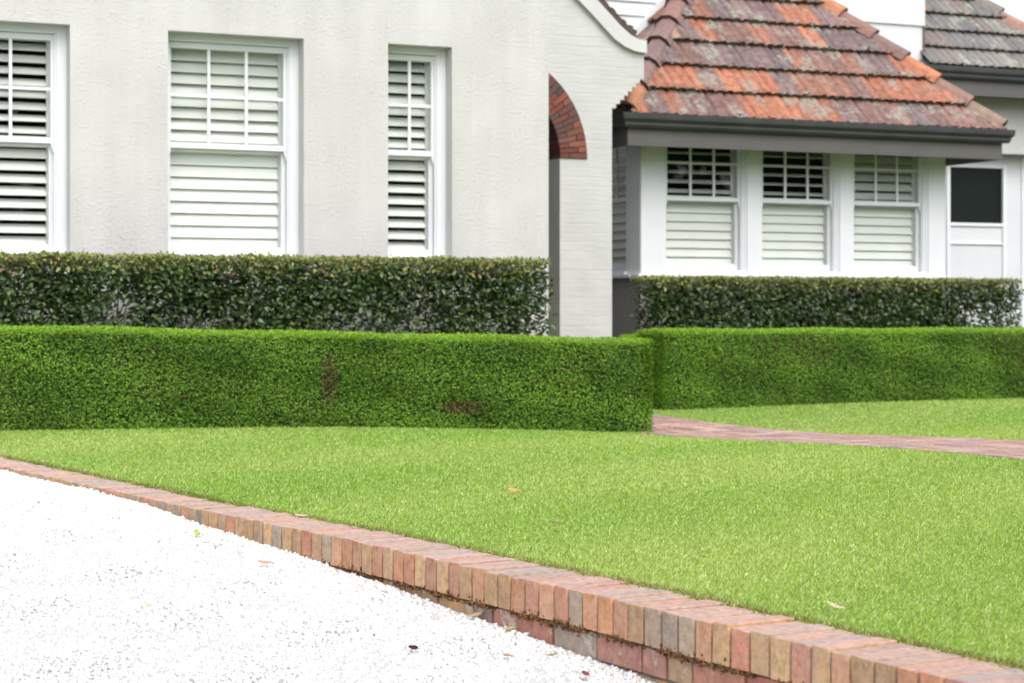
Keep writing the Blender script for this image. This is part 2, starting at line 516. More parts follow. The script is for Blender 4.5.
cap = MB(); low = MB(); core = MB()
crumb_p = []
segs = [([p for p in WALL if p[1] <= 8.25], 0.0, 0.0), ([(-1.40, 8.27), (-2.84, 10.49), (-4.1, 12.45)], .022, .006)]
for pts, inset, drop in segs:
    P, L = wall_frame(pts)

    def fr(s, out, z):
        """s along the wall, out = towards the lawn from the outer edge"""
        x = np.interp(s, L, P[:, 0]); y_ = np.interp(s, L, P[:, 1])
        k = int(np.clip(np.searchsorted(L, s) - 1, 0, len(P) - 2))
        d = (P[k + 1] - P[k]) / np.hypot(*(P[k + 1] - P[k]))
        o = np.array([d[1], -d[0]])
        return (float(x + o[0] * (out + inset)) - W_OFF.x, float(y_ + o[1] * (out + inset)) - W_OFF.y, z)
    pitch, gap = .0815, .011
    s = 0.0
    while s < L[-1] - pitch:
        w_ = pitch * random.uniform(.95, 1.05) - gap
        c = bcol(); tc = random.choice(TOP); g = random.uniform(.88, 1.12); tc = tuple(v * g for v in tc)
        o0 = random.uniform(-.0025, .0015); z1 = -drop + random.uniform(-.0025, .0025); sk = random.uniform(-.002, .002)
        zb = -.112 - drop
        q = [(s, o0), (s, .232), (s + w_, .232), (s + w_, o0 + sk)]
        q = [q[3], q[2], q[1], q[0]]
        cap.hexa([fr(a + random.uniform(-.0015, .0015), b + random.uniform(-.002, .002), zb + random.uniform(-.002, .002)) for a, b in q] + [fr(a + random.uniform(-.0015, .0015), b + random.uniform(-.002, .002), z1 + random.uniform(-.002, .002)) for a, b in q], c, top=tc)
        s += w_ + gap
    # mortar body under and between
    n = 60
    ss = np.linspace(0, L[-1] - .01, n)
    for a, b in zip(ss[:-1], ss[1:]):
        core.hexa([fr(b, .0085, -.112), fr(b, .225, -.112), fr(a, .225, -.112), fr(a, .0085, -.112),
                   fr(b, .0085, -.007 - drop), fr(b, .225, -.007 - drop), fr(a, .225, -.007 - drop), fr(a, .0085, -.007 - drop)])
        core.hexa([fr(b, .026, -.62), fr(b, .2, -.62), fr(a, .2, -.62), fr(a, .026, -.62),
                   fr(b, .026, -.1135), fr(b, .2, -.1135), fr(a, .2, -.1135), fr(a, .026, -.1135)])
    # courses below the capping
    for r_ in range(5):
        zt = -.120 - r_ * .088; s = random.uniform(-.2, 0)
        while s < L[-1] - .1:
            ln = random.choice([.23, .23, .112, .112, .075, .23]) if r_ == 0 else random.choice([.23, .23, .112])
            a, b = max(s, .003), min(s + ln, L[-1] - .003)
            if b - a > .03:
                c = bcol() if random.random() < .4 else random.choice([(.46, .21, .15), (.42, .21, .165), (.46, .18, .13), (.30, .21, .18)])
                oo = .016 + random.uniform(-.003, .003)
                q = [(b, oo), (b, .19), (a, .19), (a, oo)]
                low.hexa([fr(p0, p1, zt - .079) for p0, p1 in q] + [fr(p0, p1, zt) for p0, p1 in q], c)
            s += ln + .011
    # places for moss and litter on the ledge below the capping
    for _ in range(9500 if drop == 0 else 80):
        s0 = random.uniform(0, L[-1])
        if math.sin(s0 * 9) + math.sin(s0 * 23 + 1) < random.uniform(-1.6, .9): continue
        x_, y_, _z = fr(s0, random.uniform(.0, .02), 0)
        crumb_p.append((x_, y_, -.113 - abs(random.gauss(0, .006)) + random.uniform(-.006, .012) * (1 + (random.random() < .25))))
cap.build('capping_course', M['brick'], wall_root, bevel=.003)
tag(low.build('lower_course', M['lbrick'], wall_root, bevel=.003), 'stained and partly whitened bricks under the capping')
core.build('mortar', M['mortar'], wall_root)
cp = np.array(crumb_p); n = len(cp)
cc = np.array([(.20, .085, .03), (.14, .06, .03), (.26, .12, .04), (.10, .08, .03)])[RNG.integers(0, 4, n)] * RNG.uniform(.7, 1.3, (n, 1))
mo = scatter('moss', ico_v, ico_f, cp, rand_basis(n), RNG.uniform(.0025, .0065, (n, 1)) * RNG.uniform(.6, 1.3, (n, 3)), cc, M['moss'], wall_root)
tag(mo, 'rusty brown moss and litter caught below the capping', kind='stuff')

# ------------------------------------------------------------------ grass
def hedge_mask(x, y):
    d = np.array([(x - OX) * CT + (y - OY) * ST, -(x - OX) * ST + (y - OY) * CT])
    front = (y > 13.62 + (x + 3.66) * .2535) & (x < 1.0)
    bedr = (d[0] > 1.7) & (d[1] > 1.35)
    back = d[1] > 1.9
    return front | bedr | back


def blades(n, ylo, yhi, wscale, xr):
    y = RNG.uniform(ylo, yhi, n)
    wl = np.maximum(wall_x(y) + .245, -.34 * y - .4); wr = np.minimum(.38 * y + .9, xr)
    x = wl + (wr - wl) * RNG.random(n)
    k = (~hedge_mask(x, y)) & (path_dist(x, y) > PHW + .01)
    return x[k], y[k], np.full(k.sum(), wscale)


parts = [blades(200000, 4.2, 6.5, 1.0, 9), blades(235000, 6.5, 9, 1.25, 9), blades(185000, 9, 12, 1.6, 9), blades(210000, 12, 15.2, 2.1, 9),
         blades(140000, 15.2, 21, 2.4, 9)]
# a fringe leaning over the capping
ny = 26000
yf = RNG.uniform(3.6, 12, ny); xf = wall_x(yf) + .275 + np.abs(RNG.normal(0, .03, ny))
parts.append((xf, yf, np.full(ny, 1.1)))
x = np.concatenate([p[0] for p in parts]); y = np.concatenate([p[1] for p in parts]); ws = np.concatenate([p[2] for p in parts])
n = len(x)
ang = RNG.uniform(0, 2 * math.pi, n); lean = RNG.uniform(.15, 1.5, n)
dx, dy = np.cos(ang) * lean, np.sin(ang) * lean
h = RNG.uniform(.011, .027, n) * (1 + .15 * np.sin(x * 3.1) * np.sin(y * 2.3))
wd = RNG.uniform(.0010, .0019, n) * ws
side = np.stack([-np.sin(ang), np.cos(ang), np.zeros(n)], 1)
base = np.stack([x, y, lawn_z(x, y) - .002], 1)
up = unit(np.stack([dx, dy, np.ones(n)], 1)); up2 = unit(np.stack([dx * 2.2, dy * 2.2, np.ones(n)], 1))
v0 = base - side * wd[:, None]; v1 = base + side * wd[:, None]
mid = base + up * (h * .6)[:, None]; tip = mid + up2 * (h * .5)[:, None]
co = np.stack([v0, v1, mid + side * (wd * .8)[:, None], tip], 1)
patch = .5 + .28 * np.sin(x * .9 + y * .55 + 1) * np.sin(y * .8 - x * .3) + .22 * np.sin(x * 2.3 - y * 1.9) + RNG.normal(0, .22, n)
patch = np.clip(patch, 0, 1)[:, None]
gc = (1 - patch) * np.array([.24, .395, .050]) + patch * np.array([.40, .495, .135])
gc *= RNG.uniform(.75, 1.25, (n, 1))
dry = RNG.random(n) < .10
gc[dry] = np.array([.56, .60, .30]) * RNG.uniform(.7, 1.2, (dry.sum(), 1))
ccol = np.repeat(gc[:, None, :], 4, 1); ccol[:, 3] *= 1.12
# the lawn's edge is drier and browner where it meets the bricks
ed = (x - wall_x(y) < .335) & (RNG.random(n) < .6)
ccol[ed] = ccol[ed] * np.array([.62, .42, .5])
me = bpy.data.meshes.new('grass')
me.vertices.add(n * 4); me.vertices.foreach_set('co', co.astype(np.float32).ravel())
me.loops.add(n * 4); me.loops.foreach_set('vertex_index', np.arange(n * 4, dtype=np.int32))
me.polygons.add(n); me.polygons.foreach_set('loop_start', (np.arange(n) * 4).astype(np.int32))
me.update(calc_edges=True)
at = me.color_attributes.new('Col', 'FLOAT_COLOR', 'POINT')
c4 = np.ones((n, 4, 4), np.float32); c4[:, :, :3] = ccol
at.data.foreach_set('color', c4.ravel())
tag(link('grass', me, M['grass']), kind='stuff')

# ------------------------------------------------------------------ hedges
LEAF4 = [(0, 0, 0), (.42, .45, .10), (0, 1, -.06), (-.42, .45, .10)]
LEAF4F = [(0, 1, 2, 3)]
LEAF6 = [(0, 0, 0), (0, .5, -.05), (0, 1, -.22), (.26, .32, .06), (.2, .72, -.02), (-.26, .32, .06), (-.2, .72, -.02)]
LEAF6F = [(0, 3, 4, 1), (1, 4, 2, 2), (0, 1, 6, 5), (1, 2, 2, 6)]
LEAF6F = [(0, 3, 1), (3, 4, 1), (1, 4, 2), (0, 1, 5), (5, 1, 6), (1, 2, 6)]


def box_shell(n, L, D, zb, zt, depth, wts):
    """points near the faces of a box; returns local x (0..L), y (0..D), t (0..1 up), outward normals, inward depth"""
    f = RNG.choice(5, n, p=np.array(wts) / sum(wts))      # front, back, top, end0, end1
    a, b = RNG.random(n), RNG.random(n); d = np.abs(RNG.normal(0, depth, n)) - .012
    x = a * L; y = np.where(f == 0, d, np.where(f == 1, D - d, b * D)); t = b.copy()
    nx = np.zeros((n, 3))
    nx[f == 0] = (0, -1, 0); nx[f == 1] = (0, 1, 0); nx[f == 2] = (0, 0, 1); nx[f == 3] = (-1, 0, 0); nx[f == 4] = (1, 0, 0)
    H = zt - zb
    top = f == 2
    t[top] = 1 - d[top] / H
    e0, e1 = f == 3, f == 4
    x[e0] = d[e0]; x[e1] = L - d[e1]
    y[e0 | e1] = a[e0 | e1] * D
    return x, y, t, nx, d, f


def clipped_hedge(root, runs, n_per, cuts, name='foliage'):
    P, B, C, SC = [], [], [], []
    core = MB()
    for (p0, p1, D, zb0, zb1, zt0, zt1, n, brown) in runs:
        p0, p1 = np.array(p0), np.array(p1); L = np.hypot(*(p1 - p0)); e = (p1 - p0) / L; q = np.array([-e[1], e[0]])
        x, y, t, nr, d, f = box_shell(n, L, D, 0, .72, .035, (5, 1.2, 3.6, 1, 1))
        wob = .010 * np.sin(x * 5.1 + 1) + .011 * np.sin(x * 11.7 + t * 5) + .010 * np.sin(t * 13 + x * 3)
        y = y + np.where(f == 0, wob, 0)
        u = x / L
        zb = zb0 + (zb1 - zb0) * u; zt = zt0 + (zt1 - zt0) * u + .005 * np.sin(x * 4.3) + .004 * np.sin(x * 17 + y * 9)
        z = zb + (zt - zb) * t
        # rounded arris
        near_top = np.clip((z - (zt - .06)) / .06, 0, 1)
        y = y + np.where(f == 0, near_top ** 2 * .03, 0)
        z = z - np.where(f == 2, np.clip(1 - y / .05, 0, 1) ** 2 * .03, 0)
        shoot = (RNG.random(n) < .006) & (near_top > .3)
        z = z + np.where(shoot, RNG.uniform(.01, .035, n), 0)
        wx = p0[0] + e[0] * x + q[0] * y; wy = p0[1] + e[1] * x + q[1] * y
        nw = np.stack([nr[:, 0] * e[0] + nr[:, 1] * q[0], nr[:, 0] * e[1] + nr[:, 1] * q[1], nr[:, 2]], 1)
        nrm = nw + RNG.normal(0, .55, (n, 3)) + np.array([0, 0, .35])
        al = RNG.normal(0, 1, (n, 3)) + np.array([0, 0, .6]) + nw * .5
        P.append(np.stack([wx, wy, z], 1)); B.append(leaf_basis(nrm, al))
        SC.append(RNG.uniform(.011, .020, n))
        clump = .5 + .35 * np.sin(x * 4.3 + z * 6) * np.sin(x * 1.7 - z * 9 + 2) + RNG.normal(0, .3, n)
        big = np.clip(.5 + .5 * np.sin(x * 1.3 + 2) * np.sin(z * 4 + x * .7) + .35 * np.sin(x * 3.7 + z * 8), 0, 1)[:, None]
        clump = np.clip(clump, 0, 1)[:, None]
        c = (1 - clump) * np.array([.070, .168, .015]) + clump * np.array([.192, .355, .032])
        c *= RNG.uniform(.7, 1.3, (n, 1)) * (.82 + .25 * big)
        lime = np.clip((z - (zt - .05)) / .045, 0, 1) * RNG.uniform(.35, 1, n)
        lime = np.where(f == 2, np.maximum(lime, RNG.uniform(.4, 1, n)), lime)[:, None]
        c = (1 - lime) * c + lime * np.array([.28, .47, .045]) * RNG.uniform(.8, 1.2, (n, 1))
        yl = RNG.random(n) < .05
        c[yl] = np.array([.24, .32, .06]) * RNG.uniform(.7, 1.2, (yl.sum(), 1))
        for (bx, bz, rx, rz, pr) in brown:
            m_ = (((x - bx) / rx) ** 2 + ((z - bz) / rz) ** 2 < RNG.uniform(.3, 1.3, n)) & (RNG.random(n) < pr) & (f == 0)
            c[m_] = np.array([.17, .095, .05]) * RNG.uniform(.6, 1.3, (m_.sum(), 1))
        C.append(c)
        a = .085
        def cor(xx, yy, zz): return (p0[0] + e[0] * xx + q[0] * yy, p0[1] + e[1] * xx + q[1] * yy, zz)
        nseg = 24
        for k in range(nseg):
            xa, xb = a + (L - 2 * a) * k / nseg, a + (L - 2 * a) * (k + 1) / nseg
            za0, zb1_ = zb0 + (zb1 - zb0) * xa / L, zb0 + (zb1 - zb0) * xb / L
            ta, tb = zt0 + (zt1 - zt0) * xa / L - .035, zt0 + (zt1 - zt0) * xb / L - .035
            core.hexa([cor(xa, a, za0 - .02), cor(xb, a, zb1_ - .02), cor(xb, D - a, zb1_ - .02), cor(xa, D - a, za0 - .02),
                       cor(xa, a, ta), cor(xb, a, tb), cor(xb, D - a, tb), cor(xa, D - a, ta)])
    off = np.array(root.location)
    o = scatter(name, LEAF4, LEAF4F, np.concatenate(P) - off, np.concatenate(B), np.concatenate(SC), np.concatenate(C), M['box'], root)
    c_ = core.build('inner_branches', M['twig'], root, loc=tuple(-off))
    return o


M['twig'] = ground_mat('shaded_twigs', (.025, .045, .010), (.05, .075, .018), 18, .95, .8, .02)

h1 = tag(link('box_hedge', None, loc=(-1.3, 14.2, 0)),
         'long clipped green box hedge with a brown patch, on the lawn before the rendered wing', 'hedge')
e0 = np.array((-6.1, 12.98)); e1 = np.array((1.09, 14.80))
LH = np.hypot(*(e1 - e0))
fx = lambda X: (X - e0[0]) / (e1[0] - e0[0]) * LH
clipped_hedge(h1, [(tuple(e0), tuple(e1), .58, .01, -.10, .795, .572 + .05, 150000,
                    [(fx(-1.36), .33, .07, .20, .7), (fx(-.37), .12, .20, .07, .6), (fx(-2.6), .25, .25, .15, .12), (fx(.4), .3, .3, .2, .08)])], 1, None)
h2 = tag(link('box_hedge', None, loc=(3.2, 18, 0)),
         'clipped green box hedge beyond the brick path, below the tiled bay window', 'hedge')
r0 = np.array((1.38, 17.1)); r1 = np.array((8.8, 20.42))
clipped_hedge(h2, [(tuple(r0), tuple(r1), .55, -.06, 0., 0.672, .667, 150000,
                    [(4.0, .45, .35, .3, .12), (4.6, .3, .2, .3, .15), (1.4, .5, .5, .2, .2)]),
                   ((1.06, 18.9), (1.40, 17.25), .5, -.03, -.05, .60, .655, 24000, [])], 1, None)


def loose_hedge(root, u0, u1, w0, w1, zt, zbare, n, gaps, dens_low, ragged_end, seed):
    """a leafy evergreen hedge on bare stems, thinner low down"""
    rg = np.random.default_rng(seed)
    off = np.array(root.location)
    x = rg.uniform(u0, u1, n * 3); zz = rg.random(n * 3)
    # fraction of height with more leaves towards the top
    z = zbare + (zt - zbare) * zz
    pr = np.clip(dens_low + (1 - dens_low) * np.clip((zz - .25) / .4, 0, 1), 0, 1)
    for (gx_, gz_, rx_, rz_, d_) in gaps:
        pr *= 1 - d_ * np.exp(-(((x - gx_) / rx_) ** 2 + ((z - gz_) / rz_) ** 2))
    pr *= .85 + .25 * np.sin(x * 5.3 + seed) * np.sin(zz * 7 + x * 2.1)
    k = rg.random(n * 3) < pr
    x, zz, z = x[k][:n], zz[k][:n], z[k][:n]; n = len(x)
    f = rg.random(n)
    y = np.where(f < .50, w0 + np.abs(rg.normal(0, .10, n)), w0 + (w1 - w0) * rg.random(n))
    # clipped top and face: pull some leaves on to the surface
    ontop = rg.random(n) < .24
    z[ontop] = zt - np.abs(rg.normal(0, .035, ontop.sum())); y[ontop] = w0 + (w1 - w0) * rg.random(ontop.sum())
    z += .005 * np.sin(x * 8) + .004 * np.sin(x * 19 + 2)
    x = np.clip(x, u0, u1)
    sprig = (rg.random(n) < .012) & ontop
    z[sprig] += rg.uniform(.005, .03, sprig.sum())
    wx, wy = OX + x * CT - y * ST, OY + x * ST + y * CT
    fr_ = np.array([ST, -CT, 0])
    nrm = fr_ * .6 + np.array([0, 0, .75]) + rg.normal(0, .6, (n, 3))
    al = rg.normal(0, 1, (n, 3)) + fr_ * .5 + np.array([0, 0, .15])
    al[ontop] += np.array([0, 0, 1.4])
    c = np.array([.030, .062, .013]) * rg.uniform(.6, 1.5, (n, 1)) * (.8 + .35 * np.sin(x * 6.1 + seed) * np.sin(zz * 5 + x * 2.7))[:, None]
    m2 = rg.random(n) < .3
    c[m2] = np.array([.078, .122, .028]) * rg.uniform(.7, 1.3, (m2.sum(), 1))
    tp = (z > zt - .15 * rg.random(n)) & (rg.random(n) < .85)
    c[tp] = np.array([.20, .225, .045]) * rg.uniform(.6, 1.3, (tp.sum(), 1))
    rd = (z > zt - .16) & (rg.random(n) < .07)
    c[rd] = np.array([.15, .085, .035]) * rg.uniform(.7, 1.2, (rd.sum(), 1))
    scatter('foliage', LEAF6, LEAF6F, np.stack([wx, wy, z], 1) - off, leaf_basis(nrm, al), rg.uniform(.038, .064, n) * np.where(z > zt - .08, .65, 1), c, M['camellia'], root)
    r2 = random.Random(seed)
    u = u0 + .22
    while u < u1 - .1:
        st = MB()
        wy_ = (w0 + w1) / 2 + r2.uniform(-.08, .08)
        b = Vector((*hw(u, wy_), -.03)) - Vector(off)
        for _ in range(r2.randint(4, 6)):
            du, dw = r2.uniform(-.30, .30), r2.uniform(-.2, .12)
            t = Vector((*hw(u + du, wy_ + dw), zt - r2.uniform(.05, .25))) - Vector(off)
            mid = b.lerp(t, .45) + Vector((r2.uniform(-.07, .07), r2.uniform(-.05, .05), .05))
            m1 = b.lerp(mid, .5) + Vector((r2.uniform(-.02, .02), 0, 0))
            st.tube([b, m1, mid, t], .014, .004, 6)
            for _k in range(3):
                s0 = mid.lerp(t, r2.uniform(0, .6)); s1 = s0 + Vector((r2.uniform(-.18, .18), r2.uniform(-.12, .12), r2.uniform(.08, .25)))
                st.tube([s0, s0.lerp(s1, .5) + Vector((.01, 0, .015)), s1], .006, .002, 5)
        st.build('stem', M['bark'], root, smooth=True)
        u += r2.uniform(.5, .72)


h3 = tag(link('shrub_hedge', None, loc=(*hw(-3, -.6), 0)),
         'dark glossy evergreen hedge with gaps and bare stems, against the rendered wall below its windows', 'hedge')
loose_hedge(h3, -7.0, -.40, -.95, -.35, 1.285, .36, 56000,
            [(-4.05, .86, .22, .22, .95), (-3.3, .72, .25, .15, .6), (-2.05, .74, .35, .18, .75), (-1.55, .85, .12, .3, .8), (-.55, .75, .13, .3, .7),
             (-2.9, 1.0, .12, .1, .5), (-4.7, .8, .15, .12, .6), (-1.0, .72, .15, .15, .5)], .40, True, 5)
h4 = tag(link('shrub_hedge', None, loc=(*hw(4.5, 2.9), 0)),
         'dense dark evergreen hedge filling the bed directly under the bay window sashes', 'hedge')
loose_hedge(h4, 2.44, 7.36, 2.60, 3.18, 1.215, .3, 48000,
            [(6.75, .8, .3, .2, .75), (7.2, .72, .2, .2, .6), (2.42, .6, .15, .25, .6)], .85, True, 9)

# ------------------------------------------------------------------ house
house = tag(link('house', None, loc=(OX, OY, 0)),
            'white rendered house with shuttered windows, a brick arch and a terracotta tiled bay roof', 'house')
house.rotation_euler = (0, 0, THETA)


def wall_holes(x0, x1, z0, z1, y0, y1, holes):
    """wall in local x,z between y0 and y1 with rectangular holes (x0,x1,z0,z1)"""
    mb = MB()
    xs = sorted({x0, x1, *[h[0] for h in holes], *[h[1] for h in holes]}); zs = sorted({z0, z1, *[h[2] for h in holes], *[h[3] for h in holes]})
    def solid(i, j):
        if i < 0 or j < 0 or i >= len(xs) - 1 or j >= len(zs) - 1: return False
        cx, cz = (xs[i] + xs[i + 1]) / 2, (zs[j] + zs[j + 1]) / 2
        return not any(h[0] < cx < h[1] and h[2] < cz < h[3] for h in holes)
    for i in range(len(xs) - 1):
        for j in range(len(zs) - 1):
            if not solid(i, j): continue
            a, b, c, d = xs[i], xs[i + 1], zs[j], zs[j + 1]
            mb.poly([(a, y0, c), (b, y0, c), (b, y0, d), (a, y0, d)])
            mb.poly([(b, y1, c), (a, y1, c), (a, y1, d), (b, y1, d)])
            if not solid(i - 1, j): mb.poly([(a, y1, c), (a, y0, c), (a, y0, d), (a, y1, d)])
            if not solid(i + 1, j): mb.poly([(b, y0, c), (b, y1, c), (b, y1, d), (b, y0, d)])
            if not solid(i, j - 1): mb.poly([(a, y1, c), (b, y1, c), (b, y0, c), (a, y0, c)])
            if not solid(i, j + 1): mb.poly([(a, y0, d), (b, y0, d), (b, y1, d), (a, y1, d)])
    return mb


def louvres(mb, x0, x1, z0, z1, y, pitch, tilt, t=.009, dep=.106, jitter=0.):
    nl_ = max(1, round((z1 - z0) / pitch)); pitch = (z1 - z0) / nl_
    for z in [z0 + pitch * (k + .5) for k in range(nl_)]:
        a = tilt + random.uniform(-jitter, jitter)
        # outer edge low, inner edge high
        cy, cz = math.sin(a) * dep / 2, math.cos(a) * dep / 2
        ny, nz = -math.cos(a) * t / 2, math.sin(a) * t / 2
        A = (y - cy, z - cz); B = (y + cy, z + cz)
        prof = [(A[0] + ny, A[1] + nz), (A[0] - ny, A[1] - nz), (B[0] - ny, B[1] - nz), (B[0] + ny, B[1] + nz)]
        i = len(mb.v)
        mb.v += [(x0, p, q) for p, q in prof] + [(x1, p, q) for p, q in prof]
        for f in ((0, 1, 2, 3), (7, 6, 5, 4), (0, 4, 5, 1), (1, 5, 6, 2), (2, 6, 7, 3), (3, 7, 4, 0)):
            mb.f.append(tuple(i + k for k in f)); mb.c.append(None)


def shutter_panel(x0, x1, z0, z1, y, pitch, tilt, jitter=0.):
    mb = MB()
    st = .048
    mb.box(x0, x0 + st, y - .016, y + .016, z0, z1); mb.box(x1 - st, x1, y - .016, y + .016, z0, z1)
    mb.box(x0 + st, x1 - st, y - .016, y + .016, z0, z0 + .045); mb.box(x0 + st, x1 - st, y - .016, y + .016, z1 - .045, z1)
    louvres(mb, x0 + st + .002, x1 - st - .002, z0 + .045, z1 - .045, y, pitch, tilt, jitter=jitter)
    return mb


def sash_window(u0, w, z0, W, H, rail, cols, fw, tiltU, tiltL, pitch, rot=0., jit=(0, 0), label=None, midz=None, head=.06, fl=None):
    """double hung window: frame, upper and lower sash, panes, plantation shutters behind"""
    fl = fw if fl is None else fl
    fr = MB()
    FD = .21
    fr.box(0, fl, 0, FD, 0, H); fr.box(W - fw, W, 0, FD, 0, H)
    fr.box(fl, W - fw, 0, FD, H - head, H); fr.box(fl, W - fw, 0, FD, 0, .05)
    fr.box(-.03, W + .03, -.05, .0, -.035, .028)
    # staff beads
    fr.box(fl, fl + .014, .014, .034, .05, H - head); fr.box(W - fw - .014, W - fw, .014, .034, .05, H - head)
    o = fr.build('window', M['trim'], house, bevel=.003)
    o.location = (u0, w, z0); o.rotation_euler = (0, 0, rot)
    if label: o['label'] = label
    a, b = fl + .003, W - fw - .003
    # upper sash (outer)
    us = MB(); st, mr, mu = .036, .046, .026
    y0, y1 = .036, .074
    zt = H - head - .003; zr = rail - z0
    us.box(a, a + st, y0, y1, zr, zt); us.box(b - st, b, y0, y1, zr, zt)
    us.box(a + st, b - st, y0, y1, zt - .05, zt); us.box(a + st, b - st, y0, y1, zr, zr + mr)
    gw = (b - a - 2 * st)
    for k in range(1, cols):
        x = a + st + gw * k / cols
        us.box(x - mu / 2, x + mu / 2, y0 + .006, y1 - .008, zr + mr, zt - .05)
    zm = (zr + mr + zt - .05) / 2 if midz is None else midz - z0
    for k in range(cols):
        xa = a + st + gw * k / cols + (mu / 2 if k else 0); xb = a + st + gw * (k + 1) / cols - (mu / 2 if k < cols - 1 else 0)
        us.box(xa, xb, y0 + .006, y1 - .008, zm - mu / 2, zm + mu / 2)
    # horns
    for xa, xb in ((a, a + st), (b - st, b)):
        i = len(us.v)
        us.prism([(xa, zr), (xb, zr), (xb if xa == a else xb, zr - .02), ((xa + xb) / 2 + (.008 if xa > W / 2 else -.008), zr - .085), ((xa + .008) if xa == a else xa + .012, zr - .09 + .05)][::1], y0 + .002, y1 - .002)
    us.build('upper_sash', M['trim'], o, bevel=.0025)
    ls = MB()
    y2, y3 = .082, .12
    ls.box(a, a + .042, y2, y3, .053, zr + .03); ls.box(b - .042, b, y2, y3, .053, zr + .03)
    ls.box(a + .042, b - .042, y2, y3, .053, .125); ls.box(a + .042, b - .042, y2, y3, zr - .012, zr + .03)
    ls.build('lower_sash', M['trim'], o, bevel=.0025)
    pn = MB()
    xa, xb, za, zb = a + st - .004, b - st + .004, zr + mr - .004, zt - .046
    pn.poly([(xa, .055, za), (xb, .055, za), (xb, .055, zb), (xa, .055, zb)])
    xa, xb, za, zb = a + .038, b - .038, .121, zr - .008
    pn.poly([(xa, .1, za), (xb, .1, za), (xb, .1, zb), (xa, .1, zb)])
    pn.build('pane', M['glass'], o)
    sh = shutter_panel(fl + .004, W - fw - .004, zr + .022, H - head - .004, .17, pitch, tiltU, jit[0])
    sh.build('shutter', M['shutter'], o)
    sh = shutter_panel(fl + .004, W - fw - .004, .06, zr + .018, .17, pitch, tiltL, jit[1])
    sh.build('shutter', M['shutter'], o)
    return o


# left rendered wing
ZH, ZS, ZR = 3.182, 1.27, 2.225
holes = [(-5.43, -4.28, ZS, ZH), (-3.474, -2.30, ZS, ZH), (-1.537, -.938, ZS, ZH)]
wl = wall_holes(-9, 0, -.1, 4.9, 0, .33, holes)
wl.box(-.02, -.001, .33, 1.2, -.1, 4.9)
o = wl.build('rendered_wall', M['render'], house)
tag(o, 'off white wall with a rough trowelled render')
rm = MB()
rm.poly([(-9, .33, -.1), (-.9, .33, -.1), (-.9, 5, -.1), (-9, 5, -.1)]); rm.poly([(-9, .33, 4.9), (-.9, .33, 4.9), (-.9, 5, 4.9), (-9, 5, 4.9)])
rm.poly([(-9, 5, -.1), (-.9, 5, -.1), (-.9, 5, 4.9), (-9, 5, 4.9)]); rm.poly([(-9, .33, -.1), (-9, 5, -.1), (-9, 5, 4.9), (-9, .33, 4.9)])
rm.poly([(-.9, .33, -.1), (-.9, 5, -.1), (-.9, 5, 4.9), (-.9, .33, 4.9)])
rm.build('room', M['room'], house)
RV = .15
sash_window(-5.43, RV, ZS, 1.15, ZH - ZS, ZR, 3, .085, R(53), R(46), .098, jit=(R(4), R(3)), fl=.03, label='window with its shutter louvres tilted open')
sash_window(-3.474, RV, ZS, 1.174, ZH - ZS, ZR, 3, .085, R(28), R(14), .098, jit=(R(2), R(1.5)), fl=.03, label='window with its shutter louvres nearly closed')
sash_window(-1.537, RV, ZS, .599, ZH - ZS, ZR, 2, .085, R(41), R(44), .098, jit=(R(2), R(2)), fl=.03, label='narrow window two panes wide')

# porch gable with the brick arch
AC, AZ, RO, RI = .605, 2.48, 1.13, .81
WA, WB = 2.8, 3.15
curve_lo = [(2.425, 3.655), (2.30, 3.665), (2.17, 3.71), (2.04, 3.79), (1.90, 3.92), (1.76, 4.05), (1.60, 4.19), (1.30, 4.44), (.605, 5.02)]
pts = [(-.9, -.1), (AC - RI, -.1), (AC - RI, AZ), (AC - RO, AZ)]
pts += [(AC - RO * math.cos(t), AZ + RO * math.sin(t)) for t in np.linspace(0, math.pi, 33)[1:-1]]
pts += [(AC + RO, AZ), (AC + RI, AZ), (AC + RI, -.1), (2.036, -.1), (2.036, 3.044)]
x_, z_ = 2.036, 3.044
for k in range(8):
    x_ += .0486; pts.append((x_, z_)); z_ += .047; pts.append((x_, z_))
pts += curve_lo + [(-.9, 3.75)]
gp = MB(); gp.prism(pts, WA, WB)
o = gp.build('gable_wall', M['pbrick'], house, fixn=True)
tag(o, 'white painted brick gable with a stepped edge')
# coping that follows the flared gable
curve_hi = [(2.436, 3.79), (2.33, 3.80), (2.24, 3.84), (2.12, 3.93), (1.98, 4.06), (1.84, 4.19), (1.68, 4.33), (1.38, 4.58), (.605, 5.22)]
cp_ = MB()
lo = curve_lo[:]; lo[0] = (2.436, 3.652)
for k in range(len(lo) - 1):
    a, b, c, d = lo[k], lo[k + 1], curve_hi[k + 1], curve_hi[k]
    cp_.hexa([(b[0], WA - .05, b[1]), (a[0], WA - .05, a[1]), (a[0], WB, a[1]), (b[0], WB, b[1]),
              (c[0], WA - .05, c[1]), (d[0], WA - .05, d[1]), (d[0], WB, d[1]), (c[0], WB, c[1])])
me_o = cp_.build('coping', M['coping'], house, fixn=True)
